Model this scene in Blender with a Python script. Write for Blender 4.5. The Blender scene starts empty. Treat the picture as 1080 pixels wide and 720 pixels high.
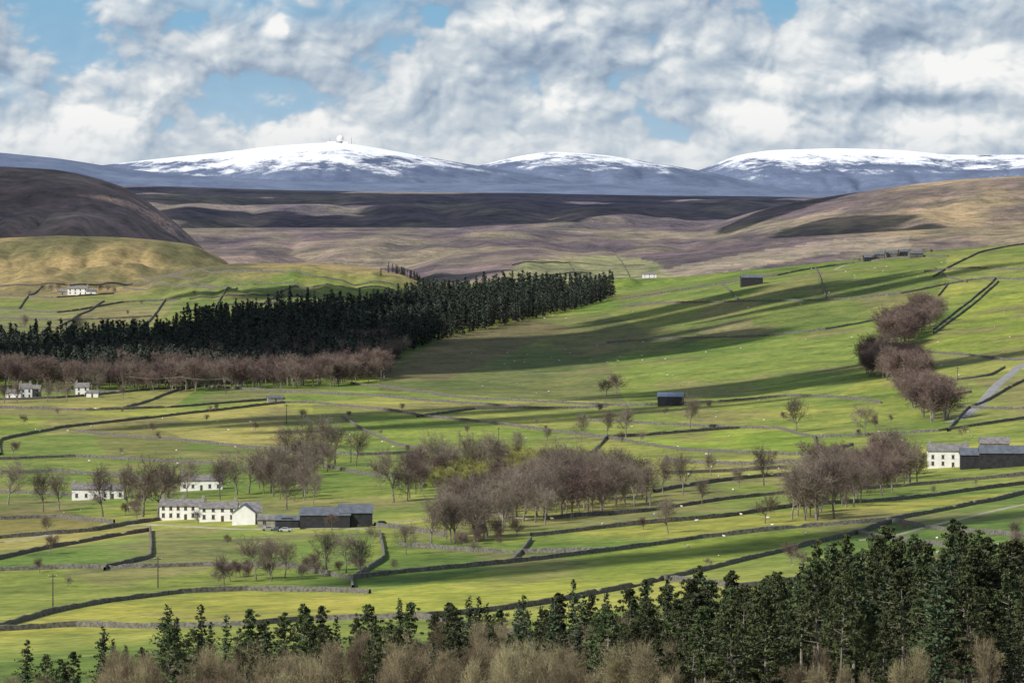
import bpy, math, random, bmesh
import numpy as np
from mathutils import Vector, Matrix, Quaternion

random.seed(7); rng=np.random.default_rng(7)
F=5000.0; HZ=245.0; CX=540.0; CAMZ=120.0
scene=bpy.context.scene
ROOT=scene.collection

# ------------------------------------------------------------ noise
_T=np.random.default_rng(3).random((256,256))
def vn(x,y,s=0):
    xi=np.floor(x).astype(np.int64); yi=np.floor(y).astype(np.int64)
    fx=x-xi; fy=y-yi; fx=fx*fx*(3-2*fx); fy=fy*fy*(3-2*fy)
    a=(xi+s*37)&255; b=(yi+s*91)&255; a1=(a+1)&255; b1=(b+1)&255
    return (_T[a,b]*(1-fx)+_T[a1,b]*fx)*(1-fy)+(_T[a,b1]*(1-fx)+_T[a1,b1]*fx)*fy
def fbm(x,y,s=0,o=4,gain=.5):
    t=0;a=.5;n=0
    for i in range(o):
        t=t+a*vn(x,y,s+i); n+=a; a*=gain; x,y=(x*.8-y*.6)*2.03+11.3,(x*.6+y*.8)*2.03+5.7
    return t/n
_U=np.random.default_rng(8).random((256,256)); _W=np.random.default_rng(9).random((256,256))
def puff(x,y,s=0,ident=False):
    """rounded cellular bumps, 1 at a cell centre (or a random value per cell)"""
    xi=np.floor(x).astype(np.int64); yi=np.floor(y).astype(np.int64); m=np.full(np.shape(x),9.); v=np.zeros(np.shape(x))
    for i in(-1,0,1):
        for j in(-1,0,1):
            a=(xi+i+s*13)&255; b=(yi+j+s*29)&255
            d=(xi+i+_U[a,b]-x)**2+(yi+j+_W[a,b]-y)**2
            if ident: v=np.where(d<m,_T[a,b],v)
            m=np.minimum(m,d)
    return v if ident else 1-np.clip(m,0,1)
def sst(a,b,x):
    t=np.clip((x-a)/(b-a),0,1); return t*t*(3-2*t)

# ------------------------------------------------------------ terrain (image-pixel table: pixel column x assumed distance -> pixel row)
NU=850
us=np.linspace(-0.17,0.17,NU)
Ds=np.concatenate([np.geomspace(450,5200,900)[:-1],np.geomspace(5200,31000,340)])
ND=len(Ds)
tD=[450,700,900,1100,1300,1600,2000,2400,2800,3200,3600,3900,4200,4600,5000]
tX=[-300,0,200,400,600,800,1000,1080,1400]
tY=[[900,800,742,690,645,585,515,460,420,385,350,325,305,290,320],
    [900,800,740,688,640,578,512,458,420,385,350,328,308,295,330],
    [900,795,735,680,632,570,508,458,420,385,345,322,308,305,345],
    [890,785,725,672,624,563,503,456,418,380,335,318,310,320,350],
    [880,775,715,662,614,556,500,454,416,380,343,318,313,335,360],
    [870,765,705,650,600,545,492,447,405,358,312,285,290,330,360],
    [850,745,690,640,590,535,478,430,378,330,285,264,275,330,360],
    [845,740,685,632,582,528,470,418,368,320,275,254,265,330,360],
    [820,720,670,620,570,515,455,400,348,300,255,238,250,330,360]]
farD=[6000,8000,12000,31000]; farZ=[-98,-85,-60,0]
cols=[]
for row in tY:
    z=[-(y-HZ)/F*d for y,d in zip(row,tD)]
    cols.append(np.interp(Ds,tD+farD,z+farZ))
cols=np.array(cols)
px_u=us*F+CX
Zb=np.empty((ND,NU))
for j in range(ND): Zb[j]=np.interp(px_u,tX,cols[:,j])
def blur(A,r,ax):
    k=np.exp(-0.5*(np.arange(-r,r+1)/(r/2.2))**2); k/=k.sum()
    P=np.pad(A,[(r,r) if a==ax else (0,0) for a in range(2)],mode='edge'); O=np.zeros_like(A)
    n=A.shape[ax]
    for i,w in enumerate(k):
        O+=w*(P[i:i+n] if ax==0 else P[:,i:i+n])
    return O
Zb=blur(blur(Zb,22,0),50,1)
DD,UU=np.meshgrid(Ds,us,indexing='ij')
XX=DD*UU; PXg=UU*F+CX
near=sst(600,1000,DD)*(1-sst(4500,5200,DD))
Zb+=near*((fbm(XX/260,DD/330,5,3)-.5)*7.5+(fbm(XX/70,DD/95,9,2)-.5)*1.6)
ridges=[ # D, crest, front, back, noise amp, noise wavelength
 (4350,[(60,340),(110,318),(150,300),(180,288),(240,278),(330,276),(400,283),(445,297),(485,325)],520,350,9,100),
 (4750,[(-300,262),(-50,255),(0,252),(60,248),(130,250),(200,257),(240,275),(270,310)],560,400,12,110),
 (6500,[(-300,168),(0,174),(60,177),(80,180),(110,188),(135,197),(150,207),(170,222),(185,233),(215,262),(260,305)],1500,1500,40,260),
 (7600,[(330,300),(420,283),(480,268),(560,262),(640,270),(720,264),(800,252),(900,246),(1080,236),(1400,230)],1500,900,14,400),
 (9200,[(740,240),(800,222),(850,211),(900,203),(960,194),(1020,188),(1080,185),(1400,178)],2400,2000,22,420),
 (11500,[(-300,196),(150,196),(300,201),(500,203),(700,206),(860,208),(1080,207),(1400,207)],4300,2500,30,700),
 (17000,[(-300,150),(0,161),(60,167),(130,178),(200,185),(300,190),(400,193),(560,194),(700,195),(800,198),(870,203),(960,208),(1400,215)],3600,2500,24,900),
 (22000,[(-300,190),(-100,184),(100,175),(170,167),(230,161),(290,154),(340,151),(365,151),(395,156),(440,164),(500,174),(560,184),(640,197),(800,215)],4200,2500,40,700),
 (23500,[(350,205),(430,190),(500,175),(545,164),(580,159),(640,163),(700,173),(750,182),(800,194),(900,215)],4200,2500,40,700),
 (26500,[(600,205),(680,192),(740,179),(775,164),(810,158),(880,156),(950,158),(1000,163),(1080,163),(1400,170)],4500,3000,40,700)]
Z=Zb.copy()
for (Dr,cr,wf,wb,na,wl) in ridges:
    cx=[c[0] for c in cr]; cy=np.interp(px_u,cx,[c[1] for c in cr])
    cy=blur(cy[None,:],9,1)[0]
    zc=-(cy-HZ)/F*Dr
    zb0=Zb[np.searchsorted(Ds,Dr-wf)]
    t=(DD-(Dr-wf))/wf
    f=np.clip(t,0,1); front=np.where(t<=1, 0.55*f+0.45*(f*f*(3-2*f)), 0)
    bk=1-np.clip((DD-Dr)/wb,0,1); bk=bk*bk*(3-2*bk)
    s=np.where(t<=1,front,bk)
    nz=(fbm(XX/wl,DD/wl,21,4)-.5)*2
    gul=np.abs(fbm(XX/(wl*.35),DD/(wl*1.6),31,3)-.5)*2
    zr=zb0[None,:]+(zc-zb0)[None,:]*s + na*(nz+gul*1.1-.3)*np.clip(s*(1-s)*4,0,1)+na*.12*nz
    zr=np.where((t<0)|(DD>Dr+wb),-1e3,zr)
    Z=np.maximum(Z,zr)
PYg=HZ-Z/DD*F

def gz(x,y):
    """ground height (world z) below map point"""
    y=max(Ds[0],min(Ds[-2],y)); u=x/y
    j=int(np.searchsorted(Ds,y))-1; j=max(0,min(ND-2,j)); fy=(y-Ds[j])/(Ds[j+1]-Ds[j])
    i=(u-us[0])/(us[1]-us[0]); i=max(0,min(NU-2.001,i)); ii=int(i); fx=i-ii
    a=Z[j,ii]*(1-fx)+Z[j,ii+1]*fx; b=Z[j+1,ii]*(1-fx)+Z[j+1,ii+1]*fx
    return a*(1-fy)+b*fy+CAMZ
def site(px,py,minD=500,maxD=None):
    """map position where the ray through an image pixel (column, row) meets the terrain"""
    if maxD is None: maxD=4050 if minD<3000 else (5000 if minD<5000 else 9000)
    u=(px-CX)/F; i=(u-us[0])/(us[1]-us[0]); i=int(round(max(0,min(NU-1,i))))
    j0=int(np.searchsorted(Ds,minD)); j1=int(np.searchsorted(Ds,maxD))
    col=PYg[:j1,i]
    k=np.nonzero(col[j0:]<=py)[0]
    if len(k)==0:
        j=j0+int(np.argmin(col[j0:])); return u*Ds[j],Ds[j]
    j=j0+int(k[0])
    if j>j0:
        a,b=col[j-1],col[j]; t=(a-py)/(a-b) if a!=b else 0
        D=Ds[j-1]+t*(Ds[j]-Ds[j-1])
    else: D=Ds[j]
    return u*D,D
def inpoly(px,py,poly):
    c=np.zeros(np.shape(px),bool); n=len(poly)
    for k in range(n):
        x1,y1=poly[k]; x2,y2=poly[(k+1)%n]
        if y1==y2: continue
        c^=((y1>py)!=(y2>py))&(px<(x2-x1)*(py-y1)/(y2-y1)+x1)
    return c

# ------------------------------------------------------------ ground colour (albedo by land use, distance haze painted in)
col=np.zeros((ND,NU,3))
g=np.array([0.128,0.185,0.036]); yg=np.array([0.260,0.275,0.056])
n1=fbm(XX/180,DD/240,41,4)[...,None]; n2=fbm(XX/30,DD/60,51,3)[...,None]
t=np.clip(.47+(n1-.5)*2.6+(n2-.5)*1.3,0,1)
col[:]=g*(1-t)+yg*t
jx=(fbm(XX/50,DD/50,61,3)-.5)*10; PXj=PXg+jx; PYj=PYg+(fbm(XX/45,DD/45,71,3)-.5)*5
def tint(poly,c,k=1.0,jit=False):
    m=inpoly(PXj if jit else PXg,PYj if jit else PYg,poly)&(DD<5000)
    c=np.array(c); c=c*np.array([1.04,.95,1.2]) if not jit else c
    col[m]=col[m]*(1-k)+c*k
fields=[
 ([(0,664),(110,637),(260,623),(390,627),(372,650),(200,662),(0,674)],(0.27,0.29,0.04),.7),
 ([(390,625),(540,597),(740,570),(935,552),(850,576),(700,612),(600,633),(440,652),(370,650)],(0.24,0.29,0.035),.8),
 ([(940,553),(1080,522),(1300,480),(1300,600),(1080,590),(850,585)],(0.11,0.18,0.03),.75),
 ([(-200,602),(220,597),(300,596),(260,620),(110,635),(-200,680)],(0.20,0.25,0.04),.7),
 ([(-200,575),(0,568),(160,551),(158,562),(0,590),(-200,610)],(0.26,0.25,0.06),.7),
 ([(158,562),(400,560),(380,596),(220,597),(0,602),(0,590)],(0.13,0.21,0.035),.75),
 ([(420,560),(560,575),(740,568),(540,595),(372,612),(400,590)],(0.13,0.20,0.03),.7),
 ([(560,560),(760,545),(930,530),(1300,500),(1080,520),(850,556),(700,568)],(0.28,0.29,0.045),.75),
 ([(560,556),(760,540),(930,522),(1300,495),(1300,480),(900,500),(700,530)],(0.15,0.21,0.035),.7),
 ([(0,465),(160,441),(300,426),(300,475),(150,462),(80,455)],(0.29,0.28,0.065),.7),
 ([(80,455),(150,462),(300,475),(280,500),(0,500),(0,466)],(0.13,0.20,0.035),.7),
 ([(-200,432),(90,433),(180,430),(210,409),(0,420),(-200,425)],(0.27,0.26,0.065),.7),
 ([(330,425),(450,440),(640,462),(600,475),(420,475),(330,450)],(0.14,0.22,0.03),.7),
 ([(330,425),(400,418),(560,431),(640,430),(700,456),(560,450),(450,440)],(0.23,0.265,0.05),.7),
 ([(640,462),(780,452),(900,460),(860,480),(700,470)],(0.19,0.28,0.03),.8),
 ([(640,464),(700,474),(860,482),(900,500),(700,505),(600,490)],(0.25,0.27,0.05),.6),
 ([(655,312),(900,268),(1000,268),(990,312),(760,317)],(0.11,0.17,0.03),.8),
 ([(655,318),(870,315),(1000,312),(1000,328),(870,348),(700,355),(620,345)],(0.125,0.165,0.035),.7),
 ([(700,356),(930,336),(1000,328),(940,380),(880,420),(660,425),(640,380)],(0.15,0.22,0.035),.7),
 ([(400,380),(560,335),(640,330),(700,356),(640,380),(660,425),(400,412)],(0.115,0.14,0.04),.8),
 ([(1030,320),(1300,250),(1300,380),(960,372)],(0.22,0.28,0.035),.7),
 ([(960,372),(1300,380),(1300,470),(990,440)],(0.21,0.25,0.05),.6),
 ([(990,281),(1080,252),(1300,230),(1300,300),(1030,300)],(0.15,0.20,0.04),.6),
 ([(0,300),(240,300),(420,308),(400,330),(150,345),(0,370)],(0.17,0.20,0.05),.6),
 ([(0,326),(60,330),(190,316),(160,344),(60,346),(0,345)],(0.24,0.24,0.08),.6),
]
for p,c,k in fields: tint(p,c,k)
cell=puff(XX/150+fbm(XX/90,DD/90,3,2)*.3,DD/130+fbm(XX/80,DD/80,4,2)*.3,5,True)[...,None]
w=np.where(DD<4000,1.0,0.0)[...,None]
col*=1+w*(cell-.5)*np.array([.42,.26,.30])
rough=[([(-200,540),(60,536),(110,548),(90,560),(-200,568)],(0.17,0.12,0.05),.6),
 ([(90,452),(150,450),(205,466),(180,486),(110,480)],(0.17,0.15,0.055),.6),
 ([(395,400),(470,355),(560,338),(600,345),(520,380),(470,400)],(0.135,0.11,0.055),.8),
 ([(560,350),(700,345),(760,352),(700,372),(600,375)],(0.13,0.12,0.05),.6),
 ([(730,345),(790,335),(800,350),(750,356)],(0.25,0.21,0.10),.6),
 ([(540,470),(600,470),(590,500),(480,500)],(0.22,0.25,0.05),.5)]
for p,c,k in rough: tint(p,c,k,True)
w=(sst(.56,.68,fbm(XX/55,DD/110,85,4))*(DD<4300)*.55)[...,None]; col=col*(1-w)+np.array([0.20,0.165,0.075])*w
# leaf litter and bramble under the foreground wood
w=((1-sst(930,985,DD+(fbm(XX/25,DD/25,15,3)-.5)*90))*sst(90,200,PXg+jx)*.9)[...,None]; col=col*(1-w)+(np.array([0.10,0.075,0.04])*(.6+.8*n2))*w
# bracken / bent-grass knolls on the left
kk=sst(.42,.6,fbm(XX/90,DD/140,81,4))[...,None]
knc=np.array([0.27,0.21,0.09])*(1-kk)+np.array([0.135,0.125,0.055])*kk
w=(sst(4080,4250,DD)*(PXg<490))[...,None]; col=col*(1-w)+knc*w
w=(sst(.5,.62,fbm(XX/60,DD/160,83,4))*sst(3300,3700,DD)*(1-sst(4200,4300,DD))*(PXg>640)*.45)[...,None]
col=col*(1-w)+np.array([0.17,0.17,0.06])*w
# moor
m1=fbm(XX/420,DD/700,91,5)[...,None]; m2=fbm(XX/110,DD/220,95,4)[...,None]
heath=np.array([0.118,0.094,0.092]); bent=np.array([0.225,0.190,0.125])
q=sst(.42,.62,.5*m1+.5*m2)
moor=heath*(1-q)+bent*q
tan=np.array([0.31,0.24,0.125])
w=(sst(820,980,PXg)*sst(6800,8000,DD)*(1-sst(10500,11000,DD)))[...,None]*(.3+.7*q); moor=moor*(1-w)+tan*w
w=(((PXg<270)&(DD<8200))*0.6)[...,None]; moor=moor*(1-w)+np.array([0.24,0.18,0.15])*(.55+.9*m2)*w
gp=inpoly(PXj,PYj,[(520,296),(550,276),(640,268),(690,275),(720,300),(500,310)])&(DD>5500)&(DD<7900)
moor[gp]=moor[gp]*.25+np.array([0.25,0.26,0.11])*.75
gp=inpoly(PXj,PYj,[(430,300),(470,276),(540,268),(550,278),(520,300)])&(DD>5500)&(DD<7900)
moor[gp]=moor[gp]*.6+np.array([0.22,0.18,0.13])*.4
gp=inpoly(PXj,PYj,[(690,285),(860,255),(960,247),(960,262),(870,268),(720,296)])&(DD>5500)&(DD<8200)
moor[gp]=moor[gp]*.4+np.array([0.32,0.27,0.18])*.6
w=sst(5100,5300,DD)[...,None]; col=col*(1-w)+moor*w
w=sst(7500,12500,DD)[...,None]; col=col*(1-w*.4)+np.array([0.165,0.16,0.21])*w*.4  # aerial haze painted into the albedo, bluer with distance
zl=292+(DD-22000)*.0125
snowp=np.clip((Z-zl)/110.,-1,1.5)

def grid_mesh(name,V,nr,nc):
    jj,ii=np.meshgrid(np.arange(nr-1),np.arange(nc-1),indexing='ij')
    a=(jj*nc+ii).ravel(); Q=np.stack([a,a+1,a+nc+1,a+nc],-1).astype(np.int32)
    me=bpy.data.meshes.new(name)
    me.vertices.add(len(V)); me.vertices.foreach_set("co",V.astype(np.float32).ravel())
    me.loops.add(Q.size); me.loops.foreach_set("vertex_index",Q.ravel())
    me.polygons.add(len(Q)); me.polygons.foreach_set("loop_start",np.arange(0,Q.size,4,dtype=np.int32))
    me.polygons.foreach_set("loop_total",np.full(len(Q),4,np.int32))
    me.update(calc_edges=True)
    me.polygons.foreach_set("use_smooth",np.ones(len(Q),bool))
    return me,jj.ravel()
def colattr(me,name,c):
    ca=me.attributes.new(name,'FLOAT_COLOR','POINT'); c=c.reshape(-1,3)
    ca.data.foreach_set("color",np.concatenate([c,np.ones((len(c),1))],1).astype(np.float32).ravel())
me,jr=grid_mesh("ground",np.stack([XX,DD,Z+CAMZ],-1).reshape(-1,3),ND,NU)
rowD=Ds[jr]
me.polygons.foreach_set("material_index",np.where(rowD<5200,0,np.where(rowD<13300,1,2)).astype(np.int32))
colattr(me,"landuse_haze",col)
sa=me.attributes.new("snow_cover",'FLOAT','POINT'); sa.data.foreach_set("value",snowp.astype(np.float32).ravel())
ground=bpy.data.objects.new("ground",me); ROOT.objects.link(ground)

# ------------------------------------------------------------ materials
def nodes(name):
    m=bpy.data.materials.new(name); m.use_nodes=True; nt=m.node_tree
    return m,nt,nt.nodes["Principled BSDF"]
def N(nt,t,**k):
    n=nt.nodes.new(t)
    for a,b in k.items(): setattr(n,a,b)
    return n
def noise(nt,vec,scale,detail=4,rough=.55,dist=0):
    n=N(nt,"ShaderNodeTexNoise"); n.inputs["Scale"].default_value=scale; n.inputs["Detail"].default_value=detail
    n.inputs["Roughness"].default_value=rough; n.inputs["Distortion"].default_value=dist
    if vec is not None: nt.links.new(vec,n.inputs["Vector"])
    return n.outputs["Fac"]
def ramp(nt,fac,stops):
    r=N(nt,"ShaderNodeValToRGB"); e=r.color_ramp.elements
    while len(e)<len(stops): e.new(.5)
    for x,(p,c) in zip(e,stops): x.position=p; x.color=(*c,1) if len(c)==3 else c
    nt.links.new(fac,r.inputs[0]); return r.outputs[0]
def mix(nt,f,a,b,bt='MIX'):
    m=N(nt,"ShaderNodeMix",data_type='RGBA',blend_type=bt)
    for s,v in ((m.inputs[0],f),(m.inputs[6],a),(m.inputs[7],b)):
        if hasattr(v,"links"): nt.links.new(v,s)
        elif isinstance(v,(int,float)): s.default_value=v
        else: s.default_value=(*v,1)
    return m.outputs[2]
def math_(nt,op,a,b=0,c=None):
    m=N(nt,"ShaderNodeMath",operation=op)
    for k,v in enumerate((a,b,c)):
        if v is None: continue
        if hasattr(v,"links"): nt.links.new(v,m.inputs[k])
        else: m.inputs[k].default_value=v
    return m.outputs[0]
def simple(name,c,c2=None,scale=2.0,rough=.85,randomise=0.0,spec=.3):
    m,nt,b=nodes(name); b.inputs["Roughness"].default_value=rough
    b.inputs["Specular IOR Level"].default_value=spec
    tc=N(nt,"ShaderNodeTexCoord")
    f=noise(nt,tc.outputs["Object"],scale,2)
    c2=c2 or tuple(v*.6 for v in c)
    o=ramp(nt,f,[(.35,c2),(.65,c)])
    if randomise:
        oi=N(nt,"ShaderNodeObjectInfo")
        h=N(nt,"ShaderNodeHueSaturation"); nt.links.new(o,h.inputs["Color"])
        nt.links.new(math_(nt,'MULTIPLY_ADD',oi.outputs["Random"],randomise,1-randomise*.5),h.inputs["Value"])
        nt.links.new(math_(nt,'MULTIPLY_ADD',oi.outputs["Random"],.04,.485),h.inputs["Hue"])
        o=h.outputs[0]
    nt.links.new(o,b.inputs["Base Color"]); return m

def ground_mat(name,scales,amp,bumpd):
    m,nt,b=nodes(name); b.inputs["Roughness"].default_value=.95; b.inputs["Specular IOR Level"].default_value=.1
    geo=N(nt,"ShaderNodeNewGeometry"); at=N(nt,"ShaderNodeAttribute",attribute_name="landuse_haze")
    c=at.outputs["Color"]
    for k,s in enumerate(scales):
        f=noise(nt,geo.outputs["Position"],s,4,.7)
        r=ramp(nt,f,[(.3,(1-amp,1-amp*.9,1-amp*.6)),(.5,(1,1,1)),(.7,(1+amp*.9,1+amp*.6,1+amp))])
        c=mix(nt,1.0,c,r,'MULTIPLY')
    nt.links.new(c,b.inputs["Base Color"])
    if bumpd:
        bp=N(nt,"ShaderNodeBump"); bp.inputs["Strength"].default_value=.9; bp.inputs["Distance"].default_value=bumpd
        nt.links.new(noise(nt,geo.outputs["Position"],scales[0]*.8,3,.7),bp.inputs["Height"])
        nt.links.new(bp.outputs[0],b.inputs["Normal"])
    return m
me.materials.append(ground_mat("pasture",[.22,.035],.42,0))
me.materials.append(ground_mat("moorland",[.03,.006],.5,12.0))
m,nt,b=nodes("snowy_fell"); b.inputs["Roughness"].default_value=.9; b.inputs["Specular IOR Level"].default_value=.1
geo=N(nt,"ShaderNodeNewGeometry"); at=N(nt,"ShaderNodeAttribute",attribute_name="snow_cover")
mp=N(nt,"ShaderNodeMapping"); mp.inputs["Scale"].default_value=(1,.5,1.6); nt.links.new(geo.outputs["Position"],mp.inputs[0])
f1=noise(nt,mp.outputs[0],.0045,9,.80); f2=noise(nt,mp.outputs[0],.0012,4,.6)
s=math_(nt,'MULTIPLY_ADD',f1,4.2,-2.1); s2=math_(nt,'MULTIPLY_ADD',f2,1.5,-.75)
tot=math_(nt,'ADD',math_(nt,'ADD',at.outputs["Fac"],s),s2)
sp=N(nt,"ShaderNodeSeparateXYZ"); nt.links.new(geo.outputs["Position"],sp.inputs[0])
far=math_(nt,'GREATER_THAN',sp.outputs[1],17600.0)
msk=ramp(nt,tot,[(.08,(0,0,0)),(.6,(1,1,1))])
msk=math_(nt,'MULTIPLY',msk,far)
hazed_rock=ramp(nt,f1,[(.35,(.085,.11,.185)),(.65,(.17,.21,.30))])  # blue cast is aerial haze put into the rock colour
c=mix(nt,msk,hazed_rock,(.82,.83,.86)); nt.links.new(c,b.inputs["Base Color"])
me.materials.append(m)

M_stone=simple("drystone",(.18,.165,.14),(.075,.07,.06),1.2,.95)
M_white=simple("whitewash",(.82,.80,.76),(.72,.70,.65),.6,.8)
M_grey=simple("rubble_stone",(.33,.30,.25),(.20,.18,.15),1.0,.9)
M_dkstone=simple("dark_rubble_stone",(.17,.15,.13),(.10,.09,.08),1.0,.9)
M_slate=simple("stone_slate",(.22,.205,.195),(.13,.12,.115),.8,.6)
M_dark=simple("dark_boarding",(.035,.035,.04),(.02,.02,.022),.8,.6)
M_dkroof=simple("fibre_cement_roof",(.13,.14,.16),(.08,.09,.105),.5,.5)
M_blroof=simple("blue_steel_roof",(.16,.20,.28),(.12,.15,.22),.5,.35)
M_glass=simple("window_glass",(.03,.035,.04),(.02,.02,.025),1,.15,spec=.6)
M_door=simple("painted_door",(.10,.06,.04),None,1,.6)
M_road=simple("worn_asphalt",(.26,.255,.25),(.19,.185,.18),.3,.9)
M_track=simple("gravel_track",(.36,.33,.25),(.24,.24,.12),.2,.95)
M_bark=simple("bark",(.26,.23,.19),(.13,.11,.09),1.5,.9,.5)
M_twig=simple("twigs",(.215,.172,.138),(.12,.092,.075),.4,.9,.9)
M_twigp=simple("purple_twigs",(.205,.142,.125),(.12,.082,.073),.4,.9,.8)
M_larch=simple("larch_twigs",(.28,.225,.135),(.15,.118,.075),.5,.9,.8)
M_willow=simple("budding_twigs",(.36,.34,.11),(.20,.19,.07),.5,.9,.4)
M_pine=simple("pine_needles",(.090,.106,.036),(.030,.043,.016),.45,.7,.8)
M_spr=simple("spruce_needles",(.062,.082,.032),(.022,.036,.016),.5,.7,.7)
M_plant=simple("plantation_needles",(.044,.057,.040),(.018,.024,.019),.25,.8,1.0)
M_wool=simple("wool",(.66,.63,.56),(.55,.52,.45),3,.95)
M_face=simple("sheep_face",(.12,.11,.10),None,3,.9)
M_wood=simple("creosoted_wood",(.10,.085,.07),None,2,.9)
M_met=simple("metal_wire",(.25,.25,.25),None,2,.4)
M_dome=simple("radome_shell",(.85,.85,.85),(.8,.8,.8),.1,.4)
M_tyre=simple("tyre_rubber",(.03,.03,.03),None,2,.9)

# ------------------------------------------------------------ mesh helpers
def mesh(name,V,Fc,mats,mi=None,smooth=False):
    me=bpy.data.meshes.new(name); me.from_pydata([tuple(v) for v in V],[],Fc)
    for m in mats: me.materials.append(m)
    if mi is not None: me.polygons.foreach_set("material_index",np.array(mi,np.int32))
    if smooth: me.polygons.foreach_set("use_smooth",np.ones(len(Fc),bool))
    me.update(); return me
def obj(name,me,loc=(0,0,0),rz=0,s=1.0,coll=None,parent=None):
    o=bpy.data.objects.new(name,me); o.location=loc; o.rotation_euler=(0,0,rz)
    o.scale=(s,s,s) if isinstance(s,(int,float)) else s
    (coll or ROOT).objects.link(o)
    if parent: o.parent=parent
    return o
def tube(V,Fc,MI,p0,p1,r0,r1,n,m):
    d=(p1-p0); 
    if d.length<1e-6: return
    d.normalize(); a=d.orthogonal().normalized(); b=d.cross(a); k=len(V)
    for p,r in ((p0,r0),(p1,r1)):
        for i in range(n):
            t=2*math.pi*i/n; V.append(p+(a*math.cos(t)+b*math.sin(t))*r)
    for i in range(n):
        j=(i+1)%n; Fc.append((k+i,k+j,k+n+j,k+n+i)); MI.append(m)
def bare_mesh(name,seed,H,mats,spread=1.0,up=.1,tw=.05,kids=(3,2,2,4),narrow=1.0,n0=4,jit=1.0):
    R=random.Random(seed); V=[];Fc=[];MI=[]
    def rv(s): return Vector((R.gauss(0,s),R.gauss(0,s),R.gauss(0,s)))
    def br(p,d,L,r,lev):
        n=(n0,4,3,2)[lev]; sides=(7,5,3,3)[lev]
        for i in range(n):
            d=(d+rv((.10,.18,.24,.3)[lev])+Vector((0,0,up))).normalized()
            q=p+d*(L/n); ra=r*(1-.8*i/n); rb=r*(1-.8*(i+1)/n)
            tube(V,Fc,MI,p,q,max(ra,.03),max(rb,.025),sides,0 if lev<2 else 1)
            if lev<3:
                if (lev==0 and i==0): p=q; continue
                for c in range(kids[lev]+(2 if lev==0 and i==n-1 else 0)):
                    ang=math.radians(R.uniform(25,58)*(spread if lev==0 else 1)); ax=d.orthogonal().normalized(); ax.rotate(Quaternion(d,R.uniform(0,6.283)))
                    dd=d.copy(); dd.rotate(Quaternion(ax,ang))
                    L2=(.44,.24,.13)[lev]*H*R.uniform(.6,1.25)*(1-.35*i/n if lev==0 else 1)
                    br(q,dd,L2,rb*.62+.012,lev+1)
            else:
                for c in range(kids[3]):
                    dd=(d+rv(.5)+Vector((0,0,.15))).normalized(); e=q+dd*H*.08*R.uniform(.6,1.3)
                    s=dd.cross(rv(1)).normalized()*tw; k=len(V); V.extend([q-s*.6,q+s*.6,e]); Fc.append((k,k+1,k+2)); MI.append(1)
            p=q
    br(Vector((0,0,-.5)),Vector((0,0,1)),.62*H,.030*H,0)
    zs=sorted(v.z for v in V); top=zs[-1]; k=H/top
    V=[Vector((v.x*k*narrow,v.y*k*narrow,v.z*k if v.z>0 else v.z)) for v in V]
    return mesh(name,V,Fc,mats,MI)
def cards(V,Fc,MI,c,s,R,mi,asp=.55,flat=.0):
    a=Vector((R.gauss(0,1),R.gauss(0,1),R.gauss(0,1)*(1-flat))).normalized()
    b=a.cross(Vector((R.gauss(0,1),R.gauss(0,1),R.gauss(0,1)))).normalized()
    k=len(V); V.extend([c-a*s-b*s*asp*.5,c-b*s*asp*.0+a*s,c+b*s*asp,c-a*s*.4+b*s*asp]); Fc.append((k,k+1,k+2,k+3)); MI.append(mi)
def spruce_mesh(name,seed,H,mats,W=.2,step=.45,nb=8,cs=.33,dens=1.0,base=.08):
    R=random.Random(seed); V=[];Fc=[];MI=[]
    tube(V,Fc,MI,Vector((0,0,-1)),Vector((0,0,H*.97)),.013*H,.02,6,0)
    z=base*H
    while z<H*.985:
        f=(z/H-base)/(1-base); Rm=W*H*((1-f)**.8)*(.7+.5*R.random())+.12
        if f<.12: Rm*=.6+3*f
        for k in range(nb if f<.85 else 5):
            th=R.uniform(0,6.283); L=Rm*R.uniform(.5,1.2)*(1+.25*math.sin(th*2+seed+z*.3))
            dz=-.18+.5*f
            e=Vector((math.cos(th)*L,math.sin(th)*L,z+L*dz))
            s=Vector((0,0,z))
            if R.random()<.5: tube(V,Fc,MI,s,e,.04,.012,3,0)
            n=max(2,int(L/ (cs*.75)*dens))
            for i in range(n):
                t=(i+.6)/n
                c=s.lerp(e,t)+Vector((R.gauss(0,.16),R.gauss(0,.16),R.gauss(0,.12)))*(cs/.33)
                cards(V,Fc,MI,c,cs*R.uniform(.6,1.25),R,1,.7,.5)
        z+=step*R.uniform(.6,1.4)
    for i in range(6): cards(V,Fc,MI,Vector((0,0,H-.2*i)),cs*.5,R,1)
    return mesh(name,V,Fc,mats,MI)
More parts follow.
